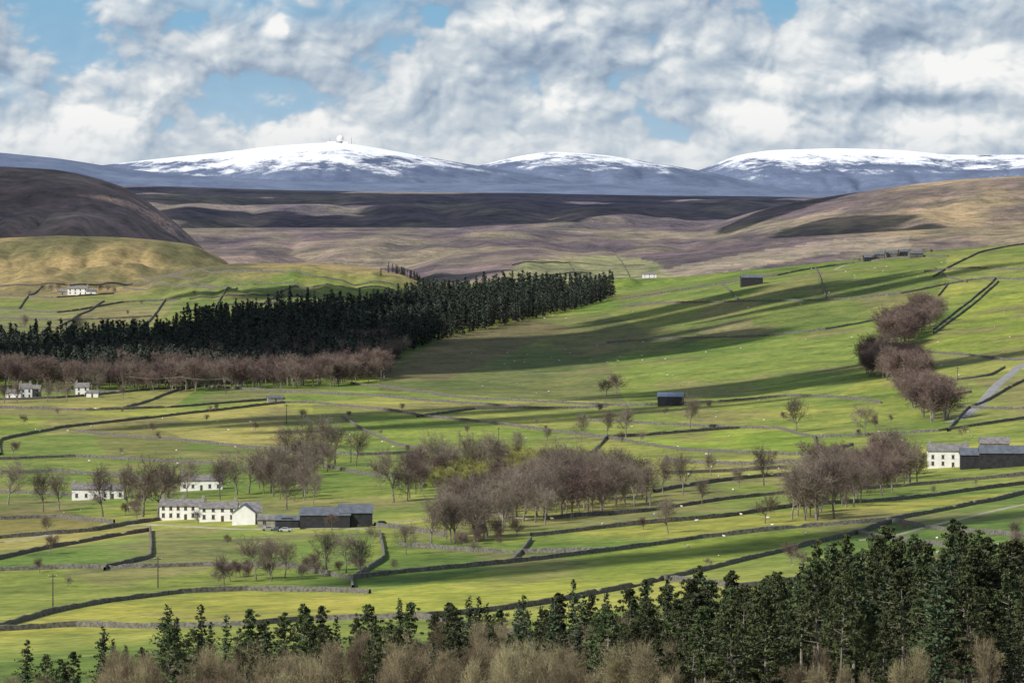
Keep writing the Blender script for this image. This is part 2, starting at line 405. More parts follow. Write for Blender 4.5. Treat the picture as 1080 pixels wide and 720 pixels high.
def pine_mesh(name,seed,H,mats,base=.35,W=.2):
    R=random.Random(seed); V=[];Fc=[];MI=[]
    p=Vector((0,0,-1)); lean=Vector((R.gauss(0,.03),R.gauss(0,.03),1)); pts=[p]
    for i in range(8):
        q=p+(lean+Vector((R.gauss(0,.03),R.gauss(0,.03),0)))*(H*.95+1)/8
        tube(V,Fc,MI,p,q,.016*H*(1-i/9),.016*H*(1-(i+1)/9),6,0); pts.append(q); p=q
    def axis(z):
        t=(z+1)/(H*.95+1)*8; i=min(7,max(0,int(t))); return pts[i].lerp(pts[i+1],t-i)
    nl=48
    for k in range(nl):
        f=(k+R.random())/nl; z=H*(base+(.98-base)*f); s=axis(z)
        L=W*H*(1-f)**.62*R.uniform(.45,1.25)*(.65+.8*min(f*2.5,.45)); th=k*2.4+R.uniform(-.6,.6)
        e=s+Vector((math.cos(th)*L,math.sin(th)*L,L*R.uniform(-.05,.4)))
        tube(V,Fc,MI,s,e,.07,.02,3,0)
        for c in range(3):
            cc=s.lerp(e,R.uniform(.45,1.05))+Vector((R.gauss(0,.35),R.gauss(0,.35),R.gauss(0,.2)+.1)); rr=R.uniform(.4,.9)*(1-.4*f)
            for i in range(28):
                v=Vector((R.gauss(0,1),R.gauss(0,1),R.gauss(0,1))).normalized()*rr*R.random()**.4; v.z*=.65
                cards(V,Fc,MI,cc+v,R.uniform(.16,.33),R,1,.65)
    return mesh(name,V,Fc,mats,MI)

BARE=[bare_mesh("bare_tree_%d"%i,10+i,14,[M_bark,M_twig],spread=.95+.15*(i%3),tw=.045,kids=(3,2,2,3 if i%2 else 4),narrow=(.85,1,.75,.95,.8,.9)[i]) for i in range(6)]
BAREP=[bare_mesh("bare_tree_p%d"%i,30+i,14,[M_bark,M_twigp],spread=1.1,tw=.065,kids=(3,2,2,4),narrow=.9) for i in range(3)]
LARCH=[bare_mesh("larch_%d"%i,50+i,14,[M_bark,M_larch],spread=1.0,up=.16,tw=.035,kids=(3,2,2,4),narrow=.62,n0=6) for i in range(4)]
WILL=[bare_mesh("willow_%d"%i,60+i,9,[M_bark,M_willow],spread=1.1,tw=.08,kids=(4,2,2,4)) for i in range(2)]
SPR=[spruce_mesh("spruce_%d"%i,70+i,16,[M_bark,M_spr],W=.20+.025*i,base=.05) for i in range(4)]
PINE=[pine_mesh("pine_%d"%i,80+i,18,[M_bark,M_pine],base=.14+.07*i,W=.18+.018*i) for i in range(5)]
PLT=[spruce_mesh("plantation_%d"%i,90+i,17,[M_bark,M_plant],W=.16+.02*i,step=1.1,nb=6,cs=.75,dens=1.0,base=.12) for i in range(4)]

def plant(name,meshes,px,py,hpx=None,Hm=None,baseH=14,coll=None,minD=500,wide=1.0):
    x,y=site(px,py,minD); H=Hm or hpx*y/F
    s=H/baseH; w=s*random.uniform(.85,1.15)*wide
    return obj(name,random.choice(meshes),(x,y,gz(x,y)-.2),random.uniform(0,6.28),(w,w,s),coll)
def mass(name):
    c=bpy.data.collections.new(name+"_members"); e=bpy.data.objects.new(name,None); e.instance_type='COLLECTION'; e.instance_collection=c; ROOT.objects.link(e); return c

# ------------------------------------------------------------ individual bare trees
for (x,y,h) in [(8,532,52),(45,540,52),(62,538,48),(108,545,58),(135,540,52),(150,545,66),(166,545,64),(180,538,50),(196,525,46),(232,527,50),(250,522,48),(262,520,52),(285,520,55),
 (300,492,46),(320,490,52),(341,492,56),(353,490,48),(330,532,38),(302,537,46),(415,530,60),(432,525,54),(465,505,52),(490,500,50),(515,500,48),(545,486,34),
 (270,612,48),(286,613,50),(300,610,42),(345,602,46),(365,604,50),(381,609,46),(236,620,38),(428,585,38),(705,563,42),(741,532,32),(720,522,48),(686,536,50),
 (750,502,26),(806,512,46),(807,552,34),(613,465,32),(641,462,36),(660,461,36),(728,452,40),(840,456,40),(912,460,38),(25,351,22),(83,360,30),(108,358,20),(143,352,20),
 (375,492,42),(780,515,26),(560,520,44),(835,548,68),(968,510,40),(590,520,48),(18,414,14),(60,418,18),(130,420,16),(700,520,46),(455,575,54),(475,572,58),(500,572,54),(530,562,60),
 (960,512,44),(650,535,60),(620,540,58),(18,424,20),(50,424,24),(70,423,20),(4,425,22)]:
    plant("bare_tree",BARE,x,y,h*1.08)
for (x,y,h) in [(850,549,66),(862,549,72),(880,547,76),(900,535,60)]: plant("bare_tree",BARE,x,y,h,wide=1.1)
for (x,y,h) in [(45,308,10),(54,309,12),(62,308,11),(104,309,13),(113,309,12),(120,311,10),(30,312,8),(150,322,8),(205,312,7),(135,333,8)]: plant("bare_tree",BARE,x,y,h,minD=3350,wide=1.1)
plant("hawthorn_bush",BAREP,650,415,25,wide=1.3)
plant("hawthorn_bush",BAREP,640,417,20,wide=1.3)
# ------------------------------------------------------------ small woods as masses
def wood(name,meshes,polys,spacing,hm,baseH=14,minD=600,wide=1.0):
    c=mass(name)
    n=0
    for poly in polys:
        wp=[site(px,py,minD) for px,py in poly]
        x0=min(p[0] for p in wp);x1=max(p[0] for p in wp);y0=min(p[1] for p in wp);y1=max(p[1] for p in wp)
        y=y0
        while y<y1:
            x=x0+random.uniform(0,spacing)
            while x<x1:
                a=x+random.uniform(-.5,.5)*spacing; b=y+random.uniform(-.5,.5)*spacing
                if bool(inpoly(np.array(a),np.array(b),wp)) and random.random()<.9:
                    q=float(fbm(np.array(a/45.),np.array(b/45.),77,2)); q=min(1,max(0,(q-.25)*2))
                    H=(hm[0]+(hm[1]-hm[0])*(.5*q+.5*random.random())); s=H/baseH; w=s*random.uniform(.85,1.15)*wide
                    obj(name+"_member",random.choice(meshes),(a,b,gz(a,b)-.3),random.uniform(0,6.28),(w,w,s),c); n+=1
                x+=spacing
            y+=spacing
    print(name,n)
wood("riverside_woodland",BARE+BAREP[:1],[[(450,577),(520,568),(600,548),(690,530),(690,516),(610,508),(560,516),(480,542)]],11.5,(11,22),wide=1.08)
wood("farm_woodland",BARE+BAREP,[[(835,545),(870,548),(955,515),(972,506),(970,498),(900,500),(850,512)]],12,(10,21),wide=1.08)
wood("hillside_copse",BAREP,[[(915,398),(940,402),(975,445),(1003,447),(1000,432),(972,405),(957,385),(910,378)],[(928,368),(950,372),(990,340),(975,332),(940,350)]],9.5,(12,24),wide=1.2)
wood("farmyard_woodland",BARE+BAREP[:1],[[(265,530),(330,528),(350,492),(300,488),(270,500)],[(410,532),(440,530),(470,505),(550,500),(540,492),(440,498)]],14,(10,18))
wood("willow_thicket",WILL,[[(450,516),(560,506),(590,494),(540,484),(455,498)]],8,(6,9.5),9,wide=1.2)
wood("hazel_thicket",BAREP+BARE[:1],[[(230,618),(300,612),(385,606),(380,600),(300,603),(230,610)],[(130,545),(165,543),(165,532),(130,535)],[(480,580),(560,570),(560,563),(480,572)]],10,(3,9),wide=1.2)
FP=[(-200,402),(0,402),(90,406),(240,405),(380,396),(430,372),(480,356),(560,337),(640,318),(648,312),(560,313),(470,320),(400,331),(260,340),(200,352),(150,364),(100,372),(-200,374)]
wood("conifer_plantation",PLT,[FP],8.5,(13,26),17,2500)
wood("plantation_fringe_woodland",BAREP+BARE[:1],[[(95,414),(200,413),(330,409),(410,400),(400,386),(330,390),(240,398),(90,404)],[(110,400),(230,400),(230,384),(120,384)],[(360,400),(405,398),(425,378),(405,366),(350,376)],[(-60,410),(95,414),(90,403),(-60,400)],[(250,400),(330,392),(330,380),(250,386)]],10.5,(11,24),14,2500,wide=1.1)
wood("distant_windbreak",PLT,[[(395,300),(470,306),(470,298),(440,292),(395,292)]],9,(6,12),17,4000)
c=mass("hedgerow_trees"); random.seed(31)
for k in range(80):
    px=random.uniform(0,1080); py=random.choice([random.uniform(470,560),random.uniform(430,470),random.uniform(560,620)])
    x,y=site(px,py); H=random.uniform(3,8); s=H/14
    obj("hedgerow_member",random.choice(BARE+BAREP),(x,y,gz(x,y)-.2),random.uniform(0,6.28),(s*1.15,s*1.15,s),c)
# ------------------------------------------------------------ foreground wood
def fg(name,meshes,px,D,H,baseH):
    u=(px-CX)/F; x=u*D; s=H/baseH; w=s*random.uniform(.85,1.15)
    obj(name,random.choice(meshes),(x,D,gz(x,D)-.3),random.uniform(0,6.28),(w,w,s))
random.seed(21)
for k in range(165):
    px=random.uniform(650,1120); D=random.uniform(725,950)
    t=max(0,min(1,(px-650)/230.)); H=(random.uniform(11,18)*(1-t)+random.uniform(14,25)*t)*(.9+D/8000)
    pn=random.random()<.76
    fg("pine_tree" if pn else "spruce_tree",PINE if pn else SPR,px,D,H,18 if pn else 17)
for k in range(80):
    px=random.triangular(130,700,620); D=random.uniform(780,920); H=random.uniform(9,18)
    pn=random.random()<.65
    fg("pine_tree" if pn else "spruce_tree",PINE if pn else SPR,px,D,H,18 if pn else 16)
for px,D,H in [(28,840,14),(108,850,16),(118,860,13),(132,855,12),(176,900,18),(186,880,16),(212,890,18),(222,880,15),(238,885,16),(252,870,14),(264,880,13),(68,830,10),(55,835,9),(480,860,16),(545,850,15),(552,880,17),(585,850,17),
               (605,900,19),(615,880,17),(640,870,17),(665,860,16),(682,880,18),(518,850,13),(330,870,14),(342,865,12),(355,880,15),(300,860,13),(705,900,19)]:
    fg("spruce_tree",SPR,px,D,H,16)
for px,D,H in [(75,835,12),(62,830,11),(48,845,11),(340,860,14),(275,860,15),(150,840,12),(200,870,14),(350,840,12)]:
    fg("pine_tree",PINE,px,D,H,18)
for k in range(125):
    px=random.uniform(110,720); D=random.uniform(725,870); H=random.uniform(9,14.5)*(1.0 if px<450 else 1.05)
    fg("larch_tree",LARCH,px,D,H,14)
for k in range(26):
    fg("larch_tree",LARCH,random.uniform(700,1090),random.uniform(712,780),random.uniform(6,11),14)
for k in range(16):
    fg("larch_tree",LARCH,random.uniform(-20,120),random.uniform(740,810),random.uniform(6,11),14)

# ------------------------------------------------------------ dry stone walls
def wpath(pts,step=5.0,minD=600):
    P=[site(a,b,minD) for a,b in pts]; out=[]
    n=len(P)
    for i in range(n-1):
        p0=P[max(0,i-1)];p1=P[i];p2=P[i+1];p3=P[min(n-1,i+2)]
        L=math.hypot(p2[0]-p1[0],p2[1]-p1[1]); k=max(2,int(L/step))
        for j in range(k):
            t=j/k
            f=lambda a,b,c,d:.3*(.5*((2*b)+(-a+c)*t+(2*a-5*b+4*c-d)*t*t+(-a+3*b-3*c+d)*t**3))+.7*(b+(c-b)*t)
            out.append((f(p0[0],p1[0],p2[0],p3[0]),f(p0[1],p1[1],p2[1],p3[1])))
    out.append(P[-1]); return out
def wall(pts,h=1.6,minD=600):
    W=wpath(pts,3.0,minD); V=[];Fc=[]
    n=len(W)
    for i,(x,y) in enumerate(W):
        a=W[max(0,i-1)];b=W[min(n-1,i+1)]; dx,dy=b[0]-a[0],b[1]-a[1]; L=math.hypot(dx,dy) or 1; nx,ny=-dy/L,dx/L
        z=gz(x,y); hh=h*(1+.25*(random.random()-.5)+.4*(fbm(np.array(x/25.),np.array(y/25.),3,2)-.5)); 
        if random.random()<.025: hh*=.5
        for o,zz in ((-.5,-.6),(-.32,hh*.93),(-.12,hh),(.14,hh*(.97+.06*random.random())),(.33,hh*.92),(.5,-.6)):
            V.append((x+nx*o+random.uniform(-.06,.06),y+ny*o,z+zz))
    for i in range(n-1):
        for k in range(5):
            a=i*6+k; Fc.append((a,a+1,a+7,a+6))
    obj("dry_stone_wall",mesh("dry_stone_wall",V,Fc,[M_stone]))
walls=[
 [(-40,672),(0,662),(50,648),(110,636),(190,626),(260,623),(340,624),(390,626)],
 [(372,622),(372,611),(420,605),(540,594),(640,582),(740,568),(850,556),(935,550),(1010,536),(1080,521),(1130,512)],
 [(-40,668),(80,661),(160,663),(260,660),(330,655),(440,652),(520,645),(600,633),(700,612),(760,598),(850,576),(905,563),(940,552)],
 [(-40,603),(60,600),(150,599),(215,597),(300,598),(340,606),(372,611)],
 [(-40,597),(0,590),(60,577),(120,566),(158,560)],
 [(-40,572),(0,568),(100,560),(160,550),(175,548)],
 [(0,480),(0,465),(60,452),(160,441),(240,432),(300,425),(330,425)],
 [(80,455),(150,462),(240,470),(300,476),(340,490)],
 [(-40,430),(90,433),(180,430),(300,421)],
 [(130,431),(170,418),(210,408),(260,411),(330,415),(400,418),(480,425),(560,431),(640,430)],
 [(-40,422),(60,420),(130,414),(210,408)],
 [(330,425),(400,432),(450,440),(520,447),(580,455),(640,462),(700,458),(780,452),(820,452),(860,462),(900,460),(990,455),(1080,442),(1120,436)],
 [(370,405),(450,415),(520,422),(600,426),(680,428),(760,424),(830,418),(930,425)],
 [(640,462),(700,472),(780,478),(860,480),(900,470)],
 [(575,548),(610,545),(680,540),(760,528),(840,520),(930,515),(1010,508),(1120,498)],
 [(560,566),(650,556),(760,546),(830,536),(930,529),(1010,520),(1120,506)],
 [(655,316),(740,303),(820,291),(880,275),(920,270),(1000,271)],
 [(655,322),(760,319),(870,317),(950,310),(1000,300),(1040,294),(1120,296)],
 [(640,362),(700,358),(800,355),(870,348),(930,337),(1000,328)],
 [(960,371),(1010,374),(1060,380),(1120,380)],
 [(985,292),(1000,283),(1030,268),(1080,258),(1120,254)],
 [(985,283),(1000,293),(1020,298)],
 [(985,348),(1010,328),(1035,308),(1050,294)],
 [(985,352),(1014,331),(1039,310),(1053,297)],
 [(975,400),(1010,401),(1045,396),(1060,388)],
 [(975,287),(1030,283),(1120,286)],
 [(990,312),(1000,299)],
 [(640,462),(620,480),(600,500)],[(860,462),(862,480)],
 [(700,500),(760,498),(830,494)],[(690,520),(760,508),(850,500)],
 [(360,440),(420,470),(470,478)],[(340,492),(380,500),(420,505)],
 [(395,555),(440,560),(470,566)],[(400,562),(405,590),(372,611)],[(0,500),(60,498),(120,502),(160,510)],
 [(0,520),(60,522),(110,528)],[(110,602),(112,599),(158,588),(158,560)],
 [(935,550),(1000,560),(1080,566),(1130,572)],[(700,612),(780,620),(880,610)],[(905,563),(960,572),(1040,580)],
 [(440,652),(500,664),(560,672)],[(540,594),(560,570)],
 [(1000,455),(1020,432),(1060,412),(1090,398)],[(1010,430),(1070,432),(1120,428)],
 [(975,415),(1000,418),(1025,414)],[(620,444),(700,448),(780,452)],[(440,440),(500,432),(560,431)],
 [(420,575),(520,583),(640,582)],[(0,548),(60,546),(120,552)],[(760,300),(780,318)],[(860,284),(872,316)],
 [(0,412),(60,413),(130,414)],[(700,486),(780,490),(850,488)],[(300,476),(380,480),(440,478)],[(0,485),(80,482),(150,486),(240,490)],
]
for w in walls: wall(w,1.4)
for w in [[(-40,328),(0,326),(60,330),(130,319),(190,316)],[(190,330),(240,322),(300,319),(400,322)],[(0,345),(60,346),(150,344)],[(275,322),(292,312),(315,303)],
          [(130,304),(230,303),(330,303),(420,309)],[(60,346),(90,330),(110,318)],[(-40,304),(60,300),(140,300),(230,303)],[(150,344),(165,330),(175,316)],[(0,312),(60,314),(120,310)],
          [(150,292),(230,288),(330,292),(420,303)],[(0,336),(60,338),(160,334)],[(0,352),(50,354),(120,352)],[(200,316),(260,312),(330,312)],[(20,326),(30,312),(45,302)],[(225,330),(232,316),(250,304)],[(340,320),(360,308)]]:
    wall(w,1.4,3350)
for w in [[(540,280),(600,277),(680,280)],[(560,292),(620,288),(690,292)],[(600,277),(610,296)],[(650,270),(664,292)]]:
    wall(w,1.5,5600)

# ------------------------------------------------------------ road and tracks
def ribbon(name,pts,w,mat,lift=.18,minD=600,kerb=False):
    W=wpath(pts,3.0,minD); V=[];Fc=[]; n=len(W); cs=[-1,-.5,0,.5,1]
    for i,(x,y) in enumerate(W):
        a=W[max(0,i-1)];b=W[min(n-1,i+1)]; dx,dy=b[0]-a[0],b[1]-a[1]; L=math.hypot(dx,dy) or 1; nx,ny=-dy/L,dx/L
        for o in cs:
            xx=x+nx*o*w/2; yy=y+ny*o*w/2; V.append((xx,yy,gz(xx,yy)+lift-(.35 if abs(o)==1 else 0)))
    for i in range(n-1):
        for k in range(4):
            a=i*5+k; Fc.append((a,a+1,a+6,a+5))
    obj(name,mesh(name,V,Fc,[mat]))
ribbon("road",[(1000,446),(1015,440),(1030,430),(1043,416),(1055,403),(1068,393),(1080,384),(1130,368)],8,M_road)
ribbon("farm_track",[(905,570),(940,566),(990,553),(1040,541),(1130,525)],4,M_track)
ribbon("farm_track",[(392,556),(440,548),(500,540),(560,548)],4,M_track)
ribbon("farm_track",[(0,572),(80,560),(150,553),(250,558),(390,558)],5,M_track)
ribbon("farm_track",[(880,285),(900,274),(930,270)],4,M_track)

# ------------------------------------------------------------ buildings
def box(V,Fc,x0,x1,y0,y1,z0,z1):
    k=len(V); V.extend([(x0,y0,z0),(x1,y0,z0),(x1,y1,z0),(x0,y1,z0),(x0,y0,z1),(x1,y0,z1),(x1,y1,z1),(x0,y1,z1)])
    Fc.extend([(k,k+3,k+2,k+1),(k+4,k+5,k+6,k+7),(k,k+1,k+5,k+4),(k+1,k+2,k+6,k+5),(k+2,k+3,k+7,k+6),(k+3,k,k+4,k+7)])
def building(name,px,py,L,W,H,roof,mw,mr,rz=0,win=(0,0),chim=0,door=True,bigdoor=False,minD=600,off=(0,0)):
    x,y=site(px,py,minD); x+=off[0]; y+=off[1]
    zs=[gz(x+a*L/2,y+b*W) for a in(-1,1) for b in(0,1)]; z=sum(zs)/4
    e=bpy.data.objects.new(name,None); e.location=(x,y+W/2,z); e.rotation_euler=(0,0,rz); ROOT.objects.link(e)
    V=[(-L/2,-W/2,-3),(L/2,-W/2,-3),(L/2,W/2,-3),(-L/2,W/2,-3),(-L/2,-W/2,H),(L/2,-W/2,H),(L/2,W/2,H),(-L/2,W/2,H),(-L/2,0,H+roof),(L/2,0,H+roof)]
    Fc=[(0,1,5,4),(2,3,7,6),(1,2,6,9,5),(3,0,4,8,7)]
    obj("walls",mesh("walls",V,Fc,[mw]),parent=e)
    o=.35; sl=roof/(W/2); V=[];Fc=[]
    for sgn in (-1,1):
        k=len(V); yo=sgn*(W/2+o); zo=H-o*sl
        V+= [(-L/2-o,yo,zo+.05),(L/2+o,yo,zo+.05),(L/2+o,0,H+roof+.05),(-L/2-o,0,H+roof+.05),(-L/2-o,yo,zo+.27),(L/2+o,yo,zo+.27),(L/2+o,0,H+roof+.27),(-L/2-o,0,H+roof+.27)]
        Fc+=[(k,k+1,k+2,k+3),(k+4,k+5,k+6,k+7),(k,k+1,k+5,k+4),(k+1,k+2,k+6,k+5),(k+3,k,k+4,k+7)]
    obj("roof",mesh("roof",V,Fc,[mr]),parent=e)
    nw,ns=win
    if nw:
        V=[];Fc=[];V2=[];F2=[]
        for s in range(ns):
            for i in range(nw):
                cx=-L/2+L*(i+.5)/nw; cz=1.0+s*2.6
                if s==0 and i==nw//2 and door: continue
                box(V,Fc,cx-.5,cx+.5,-W/2-.04,-W/2+.1,cz,cz+1.3)
                box(V2,F2,cx-.65,cx+.65,-W/2-.12,-W/2+.1,cz-.18,cz-.02)
                box(V2,F2,cx-.65,cx+.65,-W/2-.08,-W/2+.1,cz+1.32,cz+1.5)
                box(V2,F2,cx-.04,cx+.04,-W/2-.08,-W/2-.045,cz,cz+1.3)
        obj("windows",mesh("windows",V,Fc,[M_glass]),parent=e)
        obj("window_surrounds",mesh("window_surrounds",V2,F2,[M_grey]),parent=e)
    if door:
        V=[];Fc=[]; cx=-L/2+L*(nw//2+.5)/nw if nw else 0; w=1.9 if bigdoor else .5; h=3.6 if bigdoor else 2.1
        box(V,Fc,cx-w,cx+w,-W/2-.05,-W/2+.1,0,h); obj("door",mesh("door",V,Fc,[M_dark if bigdoor else M_door]),parent=e)
    if chim:
        V=[];Fc=[]
        for i in range(chim):
            cx=-L/2+.7+(L-1.4)*(i/(chim-1) if chim>1 else 0)
            box(V,Fc,cx-.55,cx+.55,-.5,.5,H+roof-.7,H+roof+1.3)
            for d in(-.28,.28): box(V,Fc,cx+d-.12,cx+d+.12,-.12,.12,H+roof+1.3,H+roof+1.75)
        obj("chimneys",mesh("chimneys",V,Fc,[M_grey]),parent=e)
    return e
def R(d): return math.radians(d)
building("farmhouse",192,548,16,8,5.0,2.1,M_white,M_slate,R(-3),(6,2),3)
building("farmhouse",230,550,13,8,4.8,2.0,M_white,M_slate,R(-3),(4,2),2)
building("stone_barn",262,553,7,14,4.3,3.0,M_white,M_slate,R(8),(1,1),0,True,True)
building("stone_barn",258,553,8,8,4.2,2.8,M_white,M_dkroof,R(86),(0,0),0,False,off=(0,-3))
building("farm_outbuilding",286,556,9,6,2.6,1.4,M_grey,M_slate,R(-4),(2,1),0)
building("farm_outbuilding",303,557,8,6,2.8,1.2,M_dark,M_dkroof,R(-4),(0,0),0,True,True)
building("agricultural_barn",344,557,17,15,4.4,2.2,M_dark,M_dkroof,R(-4),(0,0),0,True,True)
building("agricultural_barn",374,556,11,14,4.8,2.6,M_dark,M_dkroof,R(4),(0,0),0,True,True)
building("cottage",95,527,15,7,4.2,2.0,M_white,M_slate,R(2),(4,1),2)
building("cottage",118,526,9,6,3.6,1.8,M_white,M_slate,R(2),(3,1),1)
building("cottage",212,517,17,7,4.0,1.9,M_white,M_slate,R(0),(5,1),2)
building("farmhouse",1001,493,16,9,6.6,2.6,M_white,M_slate,R(-4),(4,2),2)
building("agricultural_barn",1032,494,13,12,5.2,2.4,M_dark,M_dkroof,R(-4),(0,0),0,True,True)
building("agricultural_barn",1061,493,19,14,5.6,2.6,M_dark,M_dkroof,R(-4),(0,0),0,True,True)
building("stone_barn",1050,481,12,8,5.2,2.4,M_grey,M_slate,R(-4),(2,1),0)
building("field_barn",708,428,14,9,5.0,2.0,M_dark,M_blroof,R(-6),(0,0),0,True,True)
building("field_barn",793,301,17,10,6.0,2.0,M_dark,M_dkroof,R(3),(0,0),0,True,True)
for (x,y,l,w,h,m,ch) in [(917,268,9,8,3.5,M_dark,0),(928,266,8,7,5,M_dkstone,2),(941,266,9,8,4,M_dkstone,1),(954,267,9,8,4.5,M_dark,0),(966,272,11,8,3.5,M_dkstone,0)]:
    building("hill_farmhouse" if ch else "hill_farm_barn",x,y,l,w,h,2.0,m,M_dkroof,R(random.uniform(-12,12)),(3,2) if ch else (0,0),ch)
for x,h in [(907,7),(935,11),(948,9),(960,10),(974,9),(982,7),(922,8)]: plant("bare_tree",BARE,x,268,h)
building("white_farmhouse",82,311,18,8,5.4,2.2,M_white,M_slate,R(0),(4,2),2,minD=3350)
building("farm_outbuilding",66,311,9,6,3,2,M_grey,M_slate,R(0),minD=3350)
building("farm_outbuilding",96,311,8,6,3,1.6,M_white,M_dkroof,R(0),minD=3350)
building("cottage",26,420,7,8,6,2.6,M_white,M_slate,R(12),(2,2),2)
building("cottage",14,421,9,7,3.6,2.0,M_white,M_slate,R(-4),(2,1),1)
building("cottage",36,419,7,7,5,2.0,M_grey,M_slate,R(0),(2,2),1)
building("cottage",86,418,8,7,5.4,2.4,M_white,M_slate,R(4),(2,2),1)
building("farm_outbuilding",97,419,7,5,2.6,1.4,M_white,M_slate,R(0))
building("farm_outbuilding",290,424,9,5,2.4,1.2,M_grey,M_dkroof,R(10))
building("moorland_cottage",685,293,20,9,5,2.2,M_white,M_slate,R(0),(3,2),2,minD=5600)

# ------------------------------------------------------------ vehicles
def car(px,py,c,rz):
    x,y=site(px,py); e=bpy.data.objects.new("parked_car",None); e.location=(x,y,gz(x,y)+.1); e.rotation_euler=(0,0,rz); ROOT.objects.link(e)
    prof=[(-2.1,.35),(-2.15,.8),(-1.9,.95),(-1.1,1.0),(-.6,1.45),(.9,1.48),(1.7,1.0),(2.1,.9),(2.12,.35)]
    V=[];n=len(prof)
    for s in(-1,1):
        for (a,b) in prof: V.append((a,s*(.85 if b<1.2 else .68),b))
    Fc=[tuple(range(n)),tuple(range(2*n-1,n-1,-1))]+[(i,(i+1)%n,n+(i+1)%n,n+i) for i in range(n)]
    obj("body",mesh("body",V,Fc,[simple("car_paint",c,tuple(v*.95 for v in c),1,.3,spec=.5)]),parent=e)
    V=[];Fc=[]
    for s in(-1,1):
        k=len(V); V+=[(-.95,s*.83,1.05),(1.45,s*.83,1.05),(.85,s*.74,1.4),(-.5,s*.74,1.4)]; Fc.append((k,k+1,k+2,k+3))
    obj("side_windows",mesh("side_windows",V,Fc,[M_glass]),parent=e)
    for i,(a,b) in enumerate([(-1.35,-.8),(1.35,-.8),(-1.35,.8),(1.35,.8)]):
        V=[];Fc=[];MI=[]; tube(V,Fc,MI,Vector((a,b-.12,.33)),Vector((a,b+.12,.33)),.33,.33,12,0); Fc+= [tuple(range(12)),tuple(range(23,11,-1))]
        obj("wheel_%d"%(i+1),mesh("wheel",V,Fc,[M_tyre]),parent=e)
car(282,560,(.3,.3,.3),R(10)); car(292,560.5,(.04,.05,.09),R(80)); car(301,561,(.4,.4,.4),R(170)); car(402,554,(.05,.09,.14),R(60))

# ------------------------------------------------------------ poles
def pole(px,py,H,minD=600):
    x,y=site(px,py,minD); e=bpy.data.objects.new("utility_pole",None); z=gz(x,y); e.location=(x,y,z); ROOT.objects.link(e)
    V=[];Fc=[];MI=[]; tube(V,Fc,MI,Vector((0,0,-1)),Vector((0,0,H)),.2,.13,8,0); obj("pole",mesh("pole",V,Fc,[M_wood],MI),parent=e)
    V=[];Fc=[]; box(V,Fc,-1.2,1.2,.14,.3,H-.9,H-.7); obj("crossarm",mesh("crossarm",V,Fc,[M_wood]),parent=e)
    V=[];Fc=[];MI=[]
    for a in(-1.05,0,1.05): tube(V,Fc,MI,Vector((a,.22,H-.7)),Vector((a,.22,H-.4)),.07,.05,6,0)
    obj("insulators",mesh("insulators",V,Fc,[M_dome]),parent=e)
    return Vector((x,y+.22,z+H-.4))
def wires(P,Q):
    V=[];Fc=[];MI=[]
    for o in(-1.05,0,1.05):
        prev=None
        for i in range(13):
            t=i/12; p=P.lerp(Q,t)+Vector((o,0,-4*1.2*t*(1-t)))
            if prev: tube(V,Fc,MI,prev,p,.025,.025,3,0)
            prev=p
    obj("overhead_wires",mesh("overhead_wires",V,Fc,[M_met],MI))
ps=[pole(166,620,9),pole(55,640,9)]; 
for a,b in zip(ps,ps[1:]): wires(a,b)
ps=[pole(370,488,10),pole(302,446,10),pole(238,416,10),pole(190,414,10),pole(136,414,10)]
for a,b in zip(ps,ps[1:]): wires(a,b)
pole(485,478,9); pole(526,470,9); pole(1010,402,8)

# ------------------------------------------------------------ sheep
def sheep_mesh():
    V=[];Fc=[];MI=[]
    st=[(-.58,.62,.05,.05),(-.52,.68,.18,.20),(-.3,.70,.25,.27),(0,.68,.27,.29),(.3,.70,.25,.28),(.5,.76,.17,.20),(.66,.90,.11,.13),(.76,.98,.10,.10)]
    n=8
    for (x,z,w,h) in st:
        for i in range(n):
            t=2*math.pi*i/n; V.append(Vector((x,math.cos(t)*w,z+math.sin(t)*h)))
    for s in range(len(st)-1):
        for i in range(n):
            j=(i+1)%n; Fc.append((s*n+i,s*n+j,(s+1)*n+j,(s+1)*n+i)); MI.append(0)
    Fc.append(tuple(range(n))); MI.append(0)
    tube(V,Fc,MI,Vector((.72,0,1.02)),Vector((.98,0,.88)),.11,.055,6,1)
    for s in(-1,1): tube(V,Fc,MI,Vector((.76,s*.08,1.05)),Vector((.74,s*.2,1.03)),.04,.01,3,1)
    for s in(-.13,.13):
        tube(V,Fc,MI,Vector((.36,s,.5)),Vector((.38,s,.27)),.07,.04,5,0); tube(V,Fc,MI,Vector((.38,s,.27)),Vector((.37,s,0)),.035,.03,5,1)
        tube(V,Fc,MI,Vector((-.38,s,.55)),Vector((-.5,s,.33)),.09,.045,5,0); tube(V,Fc,MI,Vector((-.5,s,.33)),Vector((-.46,s,0)),.035,.03,5,1)
    return mesh("sheep",V,Fc,[M_wool,M_face],MI,True)
SH=sheep_mesh(); c=mass("flock_of_sheep")
random.seed(5)
for k in range(48):
    cxp=random.uniform(-10,1090); D=random.uniform(1200,3800); 
    for i in range(random.randint(2,10)):
        x=(cxp-CX)/F*D+random.gauss(0,40); y=D+random.gauss(0,80); p=x/y*F+CX; pyv=HZ-(gz(x,y)-CAMZ)/y*F
        if p<420 and y>2750: continue
        if 150<p<420 and 520<pyv<565: continue
        obj("sheep_member",SH,(x,y,gz(x,y)-.02),random.uniform(0,6.28),random.choice([.95,1.0,1.05,.6]),c)

